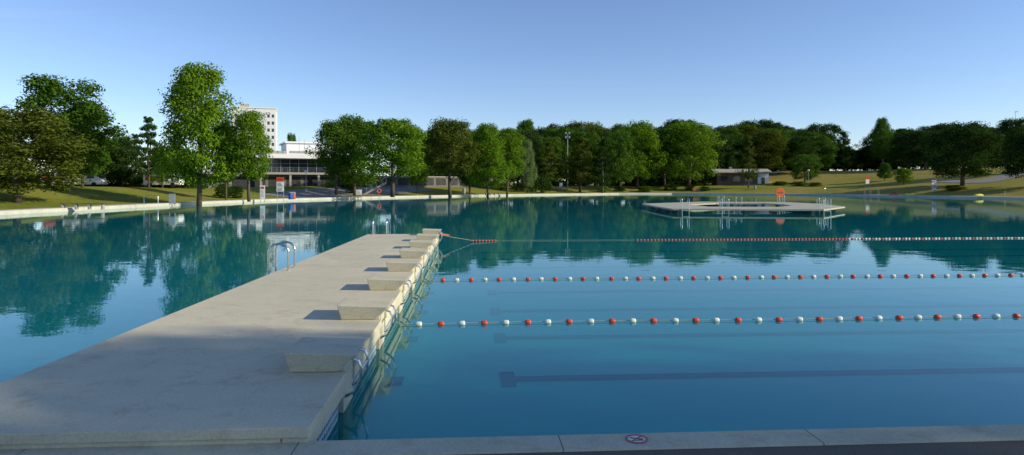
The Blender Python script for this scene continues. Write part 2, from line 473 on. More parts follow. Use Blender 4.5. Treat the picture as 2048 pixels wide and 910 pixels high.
# ---------------------------------------------------------------- no diving mark
e = thing('no_diving_mark', 'round red and white no diving symbol on the concrete kerb', 'sign', (1.27,4.965,.304))
g = MB(); R = .088
def disc(g, r, z, n=36, m=0): g.add([(r*math.cos(2*math.pi*i/n), r*math.sin(2*math.pi*i/n), z) for i in range(n)], [tuple(range(n))], m)
def ring(g, r0, r1, z, n=36, m=0):
    vs = [(r*math.cos(2*math.pi*i/n), r*math.sin(2*math.pi*i/n), z) for r in (r0,r1) for i in range(n)]
    g.add(vs, [(i, n+i, n+(i+1)%n, (i+1)%n) for i in range(n)], m)
disc(g, R, 0); part(g, 'plate', [M_wht], e)
g = MB(); ring(g, R*.80, R*.99, .003); part(g, 'ring', [M_red], e)
def stroke(g, pts, w, z):
    for a, b in zip(pts[:-1], pts[1:]):
        d = Vector((b[0]-a[0], b[1]-a[1])); nn = Vector((-d.y, d.x)).normalized()*w/2
        g.add([(a[0]-nn.x,a[1]-nn.y,z),(b[0]-nn.x,b[1]-nn.y,z),(b[0]+nn.x,b[1]+nn.y,z),(a[0]+nn.x,a[1]+nn.y,z)], [(0,1,2,3)])
g = MB(); stroke(g, [(-.045,.03),(-.015,.012),(.02,-.008)], .016, .0015); stroke(g, [(.005,.002),(.03,-.03)], .009, .0018)
stroke(g, [(-.05,-.035),(-.025,-.028),(0,-.037),(.025,-.029),(.048,-.036)], .007, .0015)
g.add([(.038+.011*math.cos(i*.6), -.008+.011*math.sin(i*.6), .0021) for i in range(10)], [tuple(range(10))])
part(g, 'diver_symbol', [M_black], e)
g = MB(); stroke(g, [(-.052,-.052),(.052,.052)], .013, .0032); part(g, 'slash', [M_red], e)

# ---------------------------------------------------------------- bathing platform
pf = thing('bathing_platform', 'low concrete ring platform standing in the open water', 'platform', (0,0,0))
outer = [site(1284,66), site(1312,58), site(1345,51.8), site(1648,50.5), site(1690,57), site(1640,66), site(1560,73), site(1400,74)]
cx = sum(p[0] for p in outer)/8; cy = sum(p[1] for p in outer)/8
inner = [(cx+(x-cx)*.52, cy+(y-cy)*.50) for x, y in outer]
g = MB(); n = 8
ztop, zbt = .38, .26
vs = [(x,y,ztop) for x,y in outer]+[(x,y,ztop) for x,y in inner]+[(x,y,zbt) for x,y in outer]+[(x,y,zbt) for x,y in inner]
fs = []
for i in range(n):
    j = (i+1) % n
    fs += [(i,j,n+j,n+i),(2*n+i,2*n+j,j,i),(n+i,n+j,3*n+j,3*n+i),(2*n+j,2*n+i,3*n+i,3*n+j)]
g.add(vs, fs); part(g, 'deck', [M_platc], pf)
for i in range(n):
    for t in (0,.5):
        a, b = outer[i], outer[(i+1)%n]; x = a[0]*(1-t)+b[0]*t; y = a[1]*(1-t)+b[1]*t
        x = cx+(x-cx)*.9; y = cy+(y-cy)*.88
        bx(pf, 'pillar', M_wall, x-.15,x+.15,y-.15,y+.15,-.55,zbt-.002)
lad0 = None
for u, d, rz in [(1368,52.0,math.pi/2),(1447,51.9,math.pi/2),(1478,60,-math.pi/2),(1649,51.2,math.pi/2),(1440,68,math.pi/2),(1560,69,math.pi/2),(1640,56,math.pi/2)]:
    x, y = site(u, d)
    if lad0 is None:
        lad0 = ladder((x,y,ztop), rz, 'tall steel bathing ladder on the concrete platform', h=.85, group='ladders on the bathing platform', w=.55, r=.024)
    else: copy_thing(lad0, (x,y,ztop), rz)
x, y = site(1560, 71.5)
e = thing('warning_disc', 'orange round disc board on a short post at the platform edge', 'sign', (x,y,ztop))
g = MB(); g.tube([(0,0.06,0),(0,0.06,1.2)], .035, 8); part(g, 'post', [M_grey], e)
g = MB(); g.lathe([(-.03,.49),(-.02,.52),(.02,.52),(.03,.49)], 'y', 28, c=(0,0,1.05)); part(g, 'disc', [M_orange], e)
bx(e, 'stripe', M_brown, -.32,.32,-.045,-.032,1.0,1.1)

# ---------------------------------------------------------------- trees
def leaves_mesh(name, C, R, per, size, rng, squash=.8, up=.25):
    nC = len(C); n = nC*per
    c = np.repeat(C, per, 0); r = np.repeat(R, per)
    d = rng.normal(size=(n,3)); d /= np.linalg.norm(d, axis=1)[:,None]
    rad = r*(rng.random(n)**.45)*1.05
    off = d*rad[:,None]; off[:,2] *= squash
    p = c+off
    nrm = d*.8+rng.normal(size=(n,3))*.40; nrm[:,2] += up
    nrm /= np.linalg.norm(nrm, axis=1)[:,None]
    a = rng.normal(size=(n,3)); t = np.cross(nrm, a); t /= np.linalg.norm(t, axis=1)[:,None]
    b = np.cross(nrm, t); s = size*(.6+.8*rng.random(n))
    t *= s[:,None]; b *= (s*.62)[:,None]
    V = np.stack([p-t, p-b*1, p+t, p+b], 1).reshape(-1,3)
    me = bpy.data.meshes.new(name); me.vertices.add(4*n); me.vertices.foreach_set('co', V.ravel())
    me.loops.add(4*n); me.loops.foreach_set('vertex_index', np.arange(4*n))
    me.polygons.add(n); me.polygons.foreach_set('loop_start', np.arange(0,4*n,4)); me.polygons.foreach_set('loop_total', np.full(n,4))
    me.update(calc_edges=True); return me

H0, W0 = 14.0, 10.0
def make_tree(seed, kind, ncl, per, size, zbf=None):
    rng = np.random.default_rng(seed); ph = rng.random(6)*6.28
    C = []; R = []
    zb = (zbf or {'round':.09,'tall':.08,'pine':.14,'cone':.06,'high':.24}[kind])*H0; rw = W0/2
    for i in range(ncl):
        az = rng.random()*6.283
        if kind in ('round','high'):
            t = rng.random()**.85; prof = max(0, math.sin(math.pi*min(1,(t*.82+.13))))**.5
        elif kind == 'tall':
            t = rng.random()**.95; prof = min(1, (t+.12)**.30*(1.03-t)**.5*1.25)
        elif kind == 'pine':
            t = (int(rng.random()*8)+.5*rng.random())/8; prof = (1-t)**.75*(.45+.75*rng.random())+.08
        else:
            t = rng.random()**1.2; prof = (1-t)**.85+.05
        lump = 1+.16*math.sin(3*az+ph[0]+t*4)+.12*math.sin(5*az+ph[1]-t*7)+.10*math.sin(9*t+ph[2])
        if kind in ('round','high','tall'):
            rr = rw*prof*lump*(rng.random()**.36)*.86; cr = rw*(.15+.15*rng.random())
        else:
            rr = rw*prof*(.25+.75*rng.random())*.92; cr = rw*(.12+.13*rng.random())*(1.15-.5*t)
        z = zb+cr*.6+t*(H0-zb-cr*1.3)
        C.append((rr*math.cos(az), rr*math.sin(az), z)); R.append(cr)
    C = np.array(C); R = np.array(R)
    crown = leaves_mesh('crown', C, R, per, size, rng, .55 if kind == 'pine' else .85)
    g = MB(); top = H0*(.9 if kind in ('pine','cone') else .72)
    pts = []
    for k in range(7):
        t = k/6; pts.append((.22*math.sin(ph[3]+t*3)*t*2, .22*math.cos(ph[4]+t*2.5)*t*2, t*top-.3))
    g.tube(pts, .30, 9, r1=.06)
    idx = rng.choice(ncl, 16, replace=False)
    for i in idx:
        c = C[i]; t0 = max(.14, min(.9, (c[2]*.55)/top)); k = t0*6; k0 = int(k); f = k-k0
        a = Vector(pts[k0]).lerp(Vector(pts[min(6,k0+1)]), f); cc = Vector(c)
        mid = a.lerp(cc, .5)+Vector((0,0,.35))
        g.tube([a, mid, cc], .10*(1-t0*.5), 6, r1=.02)
    trunk = g.mesh('trunk', [M_bark], True)
    return trunk, crown
TV = {
 'round': [make_tree(1,'round',170,125,.15), make_tree(2,'round',160,130,.15), make_tree(3,'round',180,115,.15)],
 'tall': [make_tree(4,'tall',210,140,.13,.11), make_tree(5,'tall',165,125,.14,.22)],
 'pine': [make_tree(6,'pine',120,85,.15), make_tree(7,'pine',110,90,.16)],
 'cone': [make_tree(8,'cone',120,85,.16)],
 'high': [make_tree(9,'high',145,120,.155), make_tree(12,'high',150,120,.155)],
}
for k in TV:
    for t, c in TV[k]: c.materials.append(L_mid)
def tree_at(x, y, H, W, kind, mat, name='broadleaf_tree', label=None, group=None, sink=0, var=None, rz=None):
    vs = TV[kind]; tr, cr = vs[var if var is not None else random.randrange(len(vs))]
    e = thing(name, label or 'green leafy tree on the lawn', 'tree', (x,y,ground_z(x,y)-sink), rz if rz is not None else random.uniform(0,6.28), group)
    e.scale = (W/W0, W/W0, H/H0)
    part(tr, 'trunk', None, e); o = part(cr, 'crown', None, e)
    o.material_slots[0].link = 'OBJECT'; o.material_slots[0].material = mat
    return e
def tree(u, top, w, d, kind, mat, **kw):
    x, y = site(u, d); H = lvl(top, d)-ground_z(x,y)
    return tree_at(x, y, H*1.02, w/F*d*1.14, kind, mat, **kw)
PG = 'pine_tree'
tree(35,215,225,60,'round',L_olive,label='wide low tree with brownish green crown by the lawn',var=0)
tree(118,155,175,76,'round',L_mid,label='large spreading dark green tree beside the road',var=1)
tree(165,215,90,80,'round',L_mid,label='dark green tree beside the road',var=2)
tree(205,268,85,96,'high',L_dark,label='dark small tree beside the road',group='dark trees along the road')
tree(245,272,60,98,'round',L_dark,label='dark small tree beside the road',group='dark trees along the road')
tree(272,262,50,100,'pine',L_dark,name=PG,label='dark ragged pine beside the road')
tree(298,226,64,92,'pine',L_dark,name=PG,label='tall dark ragged pine beside the road',var=1)
tree(325,300,50,95,'round',L_mid,label='dark small tree beside the road',group='dark trees along the road')
tree(398,128,160,72,'tall',L_bright,label='tallest bright green tree with upright crown on the lawn',var=0,rz=1.0)
tree(498,222,100,72,'tall',L_bright,label='bright green tree on the bank by the signs',var=1)
tree(452,250,60,86,'tall',L_mid,label='green tree on the bank',var=1)
tree(583,266,24,230,'round',L_mid,label='small tree top showing over the roof')
tree(672,240,90,112,'high',L_mid,label='broad green tree beside the terrace',var=0)
tree(710,232,116,114,'round',L_mid,label='broad green tree beside the terrace',var=2)
tree(785,240,136,104,'high',L_bright,label='wide green tree with short trunk on the bank',var=1)
tree(835,258,50,130,'round',L_mid)
tree(642,262,36,140,'cone',L_dark,label='dark conical tree behind the terrace')
tree(900,236,112,122,'high',L_olive,label='round dark olive tree on the bank',var=0)
tree(975,247,80,130,'tall',L_bright,label='bright green upright tree on the bank')
tree(940,262,60,134,'round',L_mid)
tree(1014,258,66,136,'high',L_bright,label='green tree with bare trunk on the bank')
tree(1055,280,34,150,'tall',L_pale,label='slender pale green tree')
tree(1098,278,66,160,'pine',L_olive,name=PG,label='olive green pine on the bank')
tree(1160,270,90,162,'pine',L_olive,name=PG,label='wide olive green pine on the bank')
tree(1205,290,64,158,'pine',L_dark,name=PG,label='dark pine on the bank')
tree(1275,244,96,175,'round',L_bright,label='green tree at the lawn edge')
tree(1240,262,74,170,'round',L_mid,label='green tree at the lawn edge')
tree(1378,244,108,178,'round',L_bright,label='large bright green round tree at the lawn edge')
tree(1330,262,80,180,'high',L_mid,label='green tree at the lawn edge')
tree(1497,265,42,168,'pine',L_olive,name=PG,label='tall olive pine in front of the lodge')
tree(1610,308,54,175,'round',L_mid,label='small young tree on the hillside lawn')
tree(1545,300,56,215,'round',L_mid)
tree(1687,264,58,225,'cone',L_dark,label='dark conical tree on the hill crest')
tree(1765,236,50,215,'tall',L_mid,label='upright tree on the hill crest')
tree(1808,336,34,150,'round',L_bright,label='small bright tree on the dry lawn')
tree(1770,326,28,165,'tall',L_mid,label='small slim tree on the dry lawn')
tree(1925,246,128,135,'round',L_dark,label='broad dark tree on the dry lawn',var=2)
tree(2035,236,80,150,'round',L_dark,label='tall dark tree beside the path')
tree(2075,250,120,120,'round',L_dark,label='tall dark tree beside the path')
tree(1850,262,90,190,'round',L_dark); tree(1815,262,70,200,'round',L_dark); tree(1895,246,80,205,'round',L_dark)
tree(1970,258,90,200,'round',L_dark); tree(2010,270,80,180,'round',L_dark)
rnd = random.Random(5)
WG = 'trees of the wood behind the pool'
WL = 'tall tree in the dense wood behind the pool'
for row, (d, tp) in enumerate([(204,268),(218,256),(234,247)]):
    u = 1035+row*9
    while u < 1645:
        v = tp+rnd.uniform(-8,8)+(0 if u < 1560 else 8)
        tree(u, v, rnd.uniform(62,92), d+rnd.uniform(-7,7), rnd.choice(['round','round','tall','round','round']), rnd.choice([L_mid,L_dark,L_dark,L_mid,L_olive]), label=WL, group=WG)
        u += rnd.uniform(24,38)
u = 820
while u < 1060:
    tree(u, 264+rnd.uniform(-8,10), rnd.uniform(55,75), 170+rnd.uniform(-8,8), 'round', rnd.choice([L_mid,L_dark]), label=WL, group=WG); u += 26
for u in range(1770, 2120, 24):
    tree(u, 258+rnd.uniform(-8,8), 84, 232+rnd.uniform(-8,8), 'round', L_dark, label=WL, group=WG)
for u in range(1640, 1790, 16):
    tree(u, 297+rnd.uniform(-5,6), 48, 236+rnd.uniform(-6,6), 'round', rnd.choice([L_dark,L_dark,L_mid]), label='low dark tree on the hill crest', group='low trees on the hill crest')
for u, v in [(-30,250),(-80,240)]: tree(u, v, 120, 85, 'round', L_mid)
for u, v in [(150,296),(185,290),(225,288),(330,292),(360,296)]: tree(u, v, 60, 135, 'round', L_dark, label='dark small tree beside the road', group='dark trees along the road')
SG = 'trees behind the near deck'
for x, y, H, W in [(40,-7.6,20,12),(52,-9.3,21,13),(66,-11.5,22,14),(80,-14,22,15),(30,-13,15,10)]:
    tree_at(x, y, H, W, 'round', L_mid, label='tall leafy tree shading the near deck', group=SG)

rng = np.random.default_rng(11)
def undergrowth(bands, name, label, mat, per=60, size=.24):
    C = []; R = []
    for u0, u1, d0, d1, n, hh in bands:
        for i in range(n):
            u = u0+(u1-u0)*rng.random(); d = d0+(d1-d0)*rng.random(); x, y = site(u, d)
            r = .7+1.0*rng.random(); C.append((x, y, ground_z(x,y)+hh*rng.random()**1.2)); R.append(r)
    me = leaves_mesh(name, np.array(C), np.array(R), per, size, rng); me.materials.append(mat)
    o = part(me, name, None); o['kind'] = 'stuff'; o['label'] = label; o['category'] = 'shrubs'
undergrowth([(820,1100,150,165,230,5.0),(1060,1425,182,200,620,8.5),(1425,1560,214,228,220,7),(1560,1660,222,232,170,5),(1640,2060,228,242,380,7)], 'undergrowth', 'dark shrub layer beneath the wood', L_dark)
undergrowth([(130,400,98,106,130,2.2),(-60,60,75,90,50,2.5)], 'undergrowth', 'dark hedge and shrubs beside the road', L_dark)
def shrub(u, d, W, H, mat, label='low rounded green shrub on the bank'):
    x, y = site(u, d); e = tree_at(x, y, H, W, 'round', mat, name='shrub', label=label, group='shrubs on the bank', sink=.25*H*.5)
    e['category'] = 'shrub'
for u, d, W, H, m in [(705,118,2.4,2.2,L_olive),(1205,165,3.5,1.8,L_bright),(1240,168,3.5,1.6,L_dark),(1290,168,4,1.8,L_mid),(1410,168,3,1.4,L_mid),
                      (1340,172,4,2,L_mid),(1090,160,3,1.5,L_mid),(1380,170,3,1.6,L_dark),(1560,172,4,1.3,L_mid),(1600,168,5,1.4,L_bright),(1630,165,4,1.2,L_mid),(1910,128,4,1.2,L_mid),
                      (470,92,2.5,2,L_dark),(445,90,2.4,2,L_dark),(660,122,2.2,1.6,L_mid),(690,124,2,1.6,L_dark)]:
    shrub(u, d, W, H, m)

# ---------------------------------------------------------------- buildings
x, y = site(462, 262)
tw = thing('apartment_tower', 'tall white apartment block with small square windows', 'building', (x,y,1.8), math.radians(14))
TH = lvl(215,262)-1.8
g = MB(); g.box(0,17,0,12,0,TH); part(g, 'wall', [M_white], tw)
bx(tw, 'parapet', M_white, -.25,17.25,-.25,12.25,TH+.01,TH+.5)
bx(tw, 'roof_housing', M_roof, 3,6.5,4,8,TH+.5,TH+2.2)
part(MB().tube([(4,5,TH+2.2),(4,5,TH+3.6)],.08,6), 'antenna', [M_roof], tw)
for r in range(10):
    z = TH-3.6-r*2.9
    for c in (1.8,3.8,14.2,15.9): bx(tw, 'window', M_glass, c-.45,c+.45,-.05,.1,z,z+1.3)
g = MB(); zt = TH-2.0
for i in range(5):
    cx0 = 9.6+i*1.2
    g.tube([(cx0+.42*math.cos(k*.6+i), -.12, zt+.5*math.sin(k*.6+i)) for k in range(9)], .09, 5)
part(g, 'roof_lettering', [M_grey], tw)

x, y = site(560, 128)
pv = thing('pool_pavilion', 'white modernist pavilion on a raised concrete terrace', 'building', (x,y,0), math.radians(22))
gz = 1.6
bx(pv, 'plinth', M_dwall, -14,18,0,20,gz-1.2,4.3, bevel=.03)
bx(pv, 'terrace_slab', M_wall, -15,18.6,-1.6,20.3,4.32,4.75, bevel=.03)
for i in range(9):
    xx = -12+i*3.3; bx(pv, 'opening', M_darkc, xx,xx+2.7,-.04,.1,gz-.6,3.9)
for i in range(7): bx(pv, 'column', M_wall, -14.6+i*5.4,-14.2+i*5.4,-1.4,-1.0,.6,4.30)
bx(pv, 'glazing', M_glass, -3,13,4,18,4.77,7.6)
for i in range(10): bx(pv, 'mullion', M_grey, -3+i*1.75,-2.9+i*1.75,3.9,3.99,4.77,7.6)
bx(pv, 'transom', M_grey, -3,13,3.87,3.898,6.6,6.68)
bx(pv, 'roof', M_white, -4.5,14.5,1.4,18.6,7.62,8.5, bevel=.03)
bx(pv, 'canopy_soffit', M_grey, -4.2,14.2,1.7,3.8,7.5,7.615)
bx(pv, 'side_wing', M_white, -7.6,-3.05,3.2,16,4.77,10.2, bevel=.03)
bx(pv, 'side_window', M_glass, -6.9,-4.2,3.13,3.3,5.4,7.4)
bx(pv, 'upper_storey', M_white, 2.0,13.0,7,17,8.52,11.0); bx(pv, 'upper_roof', M_white, 1.6,13.4,6.6,17.3,11.02,11.35)
bx(pv, 'clerestory', M_grey, 2.6,12.2,6.93,7.05,8.9,9.4)
bx(pv, 'low_roof', M_wall, -3,1.95,6,16,8.52,9.3)
bx(pv, 'emblem', M_red, -5.9,-5.3,3.12,3.19,8.2,9.2)
g = MB()
for i in range(34): g.tube([(-14.7+i*1, -1.45, 4.75),(-14.7+i*1,-1.45,5.7)], .03, 5)
g.tube([(-14.8,-1.45,5.7),(18.4,-1.45,5.7)], .04, 6); g.tube([(-14.8,-1.45,5.25),(18.4,-1.45,5.25)], .025, 6); part(g, 'railing', [M_steel], pv)
part(MB().tube([(4,3,8.5),(4,3,12.2)],.05,6), 'flagpole', [M_steel], pv); part(MB().tube([(5,3,8.5),(5,3,11.6)],.05,6), 'flagpole', [M_steel], pv)
def stairs(u, d, rz, label):
    x, y = site(u, d); z = ground_z(x,y)-.2
    e = thing('outdoor_staircase', label, 'stairs', (x,y,z), rz, group='concrete outdoor stairs')
    g = MB()
    for i in range(14): g.box(i*.32,(i+1)*.32+.05,0,2.2,0 if i < 1 else i*.17-.15,(i+1)*.17+.003*i)
    part(g, 'flight', [M_wall], e)
    for yy in (.05,2.15):
        g = MB(); g.tube([(0,yy,1.0),(4.6,yy,3.4)],.035,6)
        for i in range(6): g.tube([(.1+i*.9,yy,.1+i*.45),(.1+i*.9,yy,1.05+i*.47)],.025,5)
        part(g, 'railing', [M_steel], e)
stairs(412,104,math.radians(12),'concrete stairs climbing to the terrace')
stairs(722,118,math.radians(12),'concrete stairs climbing to the terrace')
x, y = site(735, 134)
tw2 = thing('terrace_wall', 'long grey concrete terrace wall with dark openings', 'wall', (x,y,ground_z(x,y)+.1), math.radians(38))
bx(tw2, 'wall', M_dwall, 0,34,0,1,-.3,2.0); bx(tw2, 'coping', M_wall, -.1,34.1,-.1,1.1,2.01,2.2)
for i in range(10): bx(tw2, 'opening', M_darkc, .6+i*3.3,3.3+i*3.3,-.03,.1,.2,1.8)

x, y = site(1434, 182)
lz = ground_z(x+6,y-2)
lg = thing('park_lodge', 'low lodge with shallow pitched roof and white gable', 'building', (x,y,lz-.2), math.radians(-9))
bx(lg, 'wall', M_brown, 0,10.98,0,7,-.5,3.5)
bx(lg, 'gable', M_white, 11.0,14.0,-.15,7,-.5,3.5)
part(MB().hexa([(-1,-1.3,3.52),(14.7,-1.3,3.52),(14.7,3.5,4.5),(-1,3.5,4.5),(-1,-1.3,3.75),(14.7,-1.3,3.75),(14.7,3.5,4.75),(-1,3.5,4.75)]), 'roof_slope', [M_roof], lg)
part(MB().hexa([(-1,3.52,4.5),(14.7,3.52,4.5),(14.7,8.2,3.52),(-1,8.2,3.52),(-1,3.52,4.75),(14.7,3.52,4.75),(14.7,8.2,3.75),(-1,8.2,3.75)]), 'roof_slope', [M_roof], lg)
for i in range(3): bx(lg, 'window', M_glass, 1+i*3.3,3.0+i*3.3,-.05,.1,1.2,2.6)
bx(lg, 'door', M_brown, 12,12.9,-.2,-.1,.2,2.3)
bx(lg, 'chimney', M_wall, 4,4.8,3,3.7,4.3,5.3)

# ---------------------------------------------------------------- street furniture
def base(u, d):
    x, y = site(u, d); return (x, y, ground_z(x,y))
def bench(u, d, L, rz, label):
    e = thing('park_bench', label, 'bench', base(u,d), rz, group='long backless benches')
    for s in (-1,-.33,.33,1):
        g = MB(); g.box(s*(L/2-.25)-.07,s*(L/2-.25)+.07,-.18,.18,-.1,.38); part(g, 'leg', [M_wall], e)
    g = MB()
    for k in range(4): g.box(-L/2,L/2,-.24+k*.125,-.14+k*.125,.382,.44)
    part(g, 'seat', [M_wood], e)
bench(166,56,3.7,math.radians(3),'long brown wooden bench without back on the lawn')
bench(985,130,3.6,math.radians(30),'long wooden bench on the bank')
bench(1410,168,3.6,math.radians(-5),'long wooden bench on the bank')

def board(u, d, w, z0, z1, panels, label, name='information_sign', posts=2, rz=0.05):
    e = thing(name, label, 'sign', base(u,d), rz)
    for s in ([-1,1] if posts == 2 else [0]):
        g = MB(); g.tube([(s*w*.42,.05,-.2),(s*w*.42,.05,z1)], .035, 8); part(g, 'post', [M_grey], e)
    for (a, b, m) in panels:
        g = MB(); g.box(-w/2,w/2,-.03,.01,a,b); part(g, 'panel', [m], e, bevel=.006)
    return e
e = board(525,84,.62,0,2.0,[(.15,1.95,M_white)],'tall white information panel with red and dark text')
bx(e,'red_print',M_red,-.22,.22,-.045,-.032,1.5,1.8)
for k in range(6): bx(e,'text_line',M_grey,-.22,.2-.05*(k%3),-.045,-.032,.5+k*.15,.55+k*.15)
e = board(560.5,86,.95,0,3.0,[(2.45,3.0,M_red),(1.75,2.4,M_white),(1.1,1.7,M_white)],'tall sign with red header and white panels')
bx(e,'header_print',M_black,-.3,.3,-.045,-.032,2.68,2.78)
for k in range(3): bx(e,'text_line',M_black,-.36,.3-.1*k,-.045,-.032,1.85+k*.17,1.92+k*.17); bx(e,'text_line',M_black,-.36,.2+.05*k,-.045,-.032,1.2+k*.16,1.26+k*.16)
e = board(718,112,.95,0,1.25,[(.35,1.2,M_white)],'small white notice board on the bank')
for k in range(3): bx(e,'text_line',M_grey,-.35,.3-.1*k,-.045,-.032,.5+k*.2,.58+k*.2)
board(344,60,.55,0,.95,[(.15,.95,M_grey)],'grey metal cabinet panel beside the bank path',posts=2)
e = board(1735,150,.9,0,2.6,[(2.0,2.6,M_red),(.9,1.9,M_white)],'sign with red header on the dry lawn')
e = board(1868,128,.95,0,2.6,[(.3,1.5,M_grey),(1.6,2.6,M_white)],'grey and white sign beside the path')
bx(e,'header_print',M_red,-.3,.3,-.045,-.032,2.1,2.3)
e = board(1122,160,.8,0,2.2,[(1.2,2.1,M_white)],'small white sign beside the tall lamp mast')

def lifebuoy(u, d, label):
    e = thing('lifebuoy_stand', label, 'lifebuoy', base(u,d), .1, group='lifebuoy stands')
    g = MB(); g.tube([(0,.06,-.2),(0,.06,1.35)], .04, 8); part(g, 'post', [M_grey], e)
    g = MB(); pts = [(.30*math.cos(a*math.pi/12), 0, 1.0+.30*math.sin(a*math.pi/12)) for a in range(25)]
    g.tube(pts, .085, 8); part(g, 'ring', [M_orange], e, smooth=True)
lifebuoy(758,110,'orange lifebuoy on a grey post at the bank')
lifebuoy(1388,158,'orange lifebuoy on a grey post at the bank')

def bin_(u, d, m, label):
    e = thing('litter_bin', label, 'litter bin', base(u,d), 0, group='litter bins')
    g = MB(); g.lathe([(0,.24),(.05,.27),(.85,.30),(.88,.27)], 'z', 16); part(g, 'drum', [m], e, smooth=True)
    g = MB(); g.lathe([(.885,.31),(.93,.31),(1.0,.18),(1.02,.02)], 'z', 16); part(g, 'lid', [M_grey], e)
bin_(581,88,M_blue,'blue litter bin beside the signs'); bin_(587,88.5,M_redf,'red litter bin beside the signs'); bin_(928,118,M_grey,'grey litter bin on the bank'); bin_(1510,165,M_grey,'grey litter bin on the bank')

bb = base(1135,165); Hm = lvl(266,165)-bb[2]
e = thing('floodlight_mast', 'tall grey mast with cluster of floodlights on top', 'lamp', bb, 0)
g = MB(); g.tube([(0,0,-.3),(0,0,Hm*.5),(0,0,Hm)], .18, 10, r1=.10); part(g, 'mast', [M_grey], e)
bx(e, 'crossbar', M_grey, -.6,.6,-.06,.06,Hm-1.2,Hm-1.1); bx(e, 'crossbar', M_grey, -.6,.6,-.06,.06,Hm-.15,Hm-.05)
for sx in (-.45,.45):
    for zz in (Hm-.05, Hm-1.1):
        g = MB(); g.hexa([(sx-.2,-.30,zz-.25),(sx+.2,-.30,zz-.25),(sx+.14,.05,zz-.1),(sx-.14,.05,zz-.1),(sx-.2,-.30,zz+.3),(sx+.2,-.30,zz+.3),(sx+.14,.05,zz+.2),(sx-.14,.05,zz+.2)])
        part(g, 'floodlight', [M_grey], e)
def lamp(u, top, d, label, arm=False):
    b = base(u,d); H = lvl(top,d)-b[2]
    e = thing('street_lamp', label, 'lamp', b, 0)
    g = MB(); g.tube([(0,0,-.2),(0,0,H)], .10, 8, r1=.05); part(g, 'pole', [M_grey], e)
    g = MB()
    if arm: g.box(-.15,.9,-.15,.15,H,H+.18)
    else: g.lathe([(H,.08),(H+.05,.28),(H+.3,.3),(H+.4,.1)], 'z', 12)
    part(g, 'lamp_head', [M_white if not arm else M_grey], e)
lamp(2031,224,225,'very tall grey street lamp above the wood',True)
lamp(1617,342,170,'white globe park lamp on a post')
lamp(1330,350,178,'white globe park lamp on a post')
lamp(612,345,112,'white globe park lamp on a post')
b = base(1982,225); zt = lvl(263,225)
e = thing('motorway_sign', 'teal green motorway sign board above the treetops', 'sign', (b[0],b[1],b[2]), -.3)
hz = zt-b[2]
for s in (-1,1):
    g = MB(); g.tube([(s*1.2,.1,0),(s*1.2,.1,hz)], .12, 8); part(g,'post',[M_grey],e)
bx(e,'board',M_teal,-1.9,1.9,-.08,0,hz-2.6,hz)
for k in range(3): bx(e,'lettering',M_white,-1.4,1.2-.5*k,-.11,-.083,hz-.8-k*.7,hz-.55-k*.7)

def rail(u, d, rz, label='bent steel handrail at the bank steps'):
    e = thing('handrail', label, 'handrail', base(u,d), rz, group='steel handrails on the bank')
    g = MB(); g.tube([(0,0,-.1),(0,0,.85),(.12,0,.98),(1.1,0,.98),(1.22,0,.85),(1.22,0,-.1)], .028, 8); part(g, 'rail', [M_steel], e, smooth=True)
for u, d, rz in [(288,64,.4),(1730,132,1.2),(1742,133,1.2),(1758,130,1.2),(1650,150,.6),(2010,112,1.0)]: rail(u, d, rz)

def rescue(u, d, rz, m, label):
    x, y = site(u,d)
    e = thing('rescue_board', label, 'rescue board', (x,y,ground_z(x,y)+.12), rz)
    g = MB(); prof = [(-1.0,.05),(-.85,.22),(-.4,.33),(.4,.33),(.85,.22),(1.0,.05)]
    pts = [(a,b) for a,b in prof]+[(a,-b) for a,b in reversed(prof)]
    g.prism(pts, 0, .24); g.prism([(a*.8,b*.7) for a,b in pts], .238, .34); part(g, 'hull', [m], e, bevel=.03)
    bx(e, 'grip', M_black, -.3,.3,-.1,.1,.342,.42)
rescue(1820,122,.1,M_yellow,'yellow rescue board lying on the bank path')
rescue(1957,112,.2,M_yellow,'yellow rescue board lying on the bank path')
rescue(1788,124,.1,M_red,'red rescue board lying on the bank path')

def van(u, d, rz, m, label, stripe=None):
    e = thing('parked_van', label, 'van', base(u,d), rz)
    e.location[2] += .08
    g = MB()
    side = [(-2.5,.35),(2.45,.35),(2.55,.9),(2.3,1.25),(1.7,2.0),(1.4,2.15),(-2.4,2.2),(-2.55,2.0)]
    vsn = [(a,-.95,b) for a,b in side]+[(a,.95,b) for a,b in side]; n = len(side)
    g.add(vsn, [tuple(range(n)), tuple(range(2*n-1,n-1,-1))]+[(i,n+i,n+(i+1)%n,(i+1)%n) for i in range(n)])
    part(g, 'body', [m], e, bevel=.05)
    for s in (-1,1):
        bx(e, 'window', M_glass, .6,1.6,min(s*.94,s*.965),max(s*.94,s*.965),1.25,1.85)
    part(MB().hexa([(1.78,-.8,1.95),(1.78,.8,1.95),(2.30,.8,1.30),(2.30,-.8,1.30),(1.82,-.8,1.99),(1.82,.8,1.99),(2.34,.8,1.34),(2.34,-.8,1.34)]), 'windscreen', [M_glass], e)
    if stripe: bx(e, 'side_marking', stripe, -2.2,.3,-.968,-.952,1.0,1.6)
    for a in (-1.6,1.6):
        for s in (-.86,.86):
            g = MB(); g.lathe([(-.1,.30),(-.09,.36),(.09,.36),(.1,.30)], 'y', 18, c=(a,s,.36)); part(g, 'wheel', [M_tyre], e)
van(128,94,.02,M_white,'white van with red side marking parked by the road',M_red)
van(172,95,.02,M_white,'white van parked by the road')
van(30,94,.02,M_white,'white van parked by the road',M_grey)
van(328,96,.02,M_white,'white van with red side marking parked by the road',M_red)

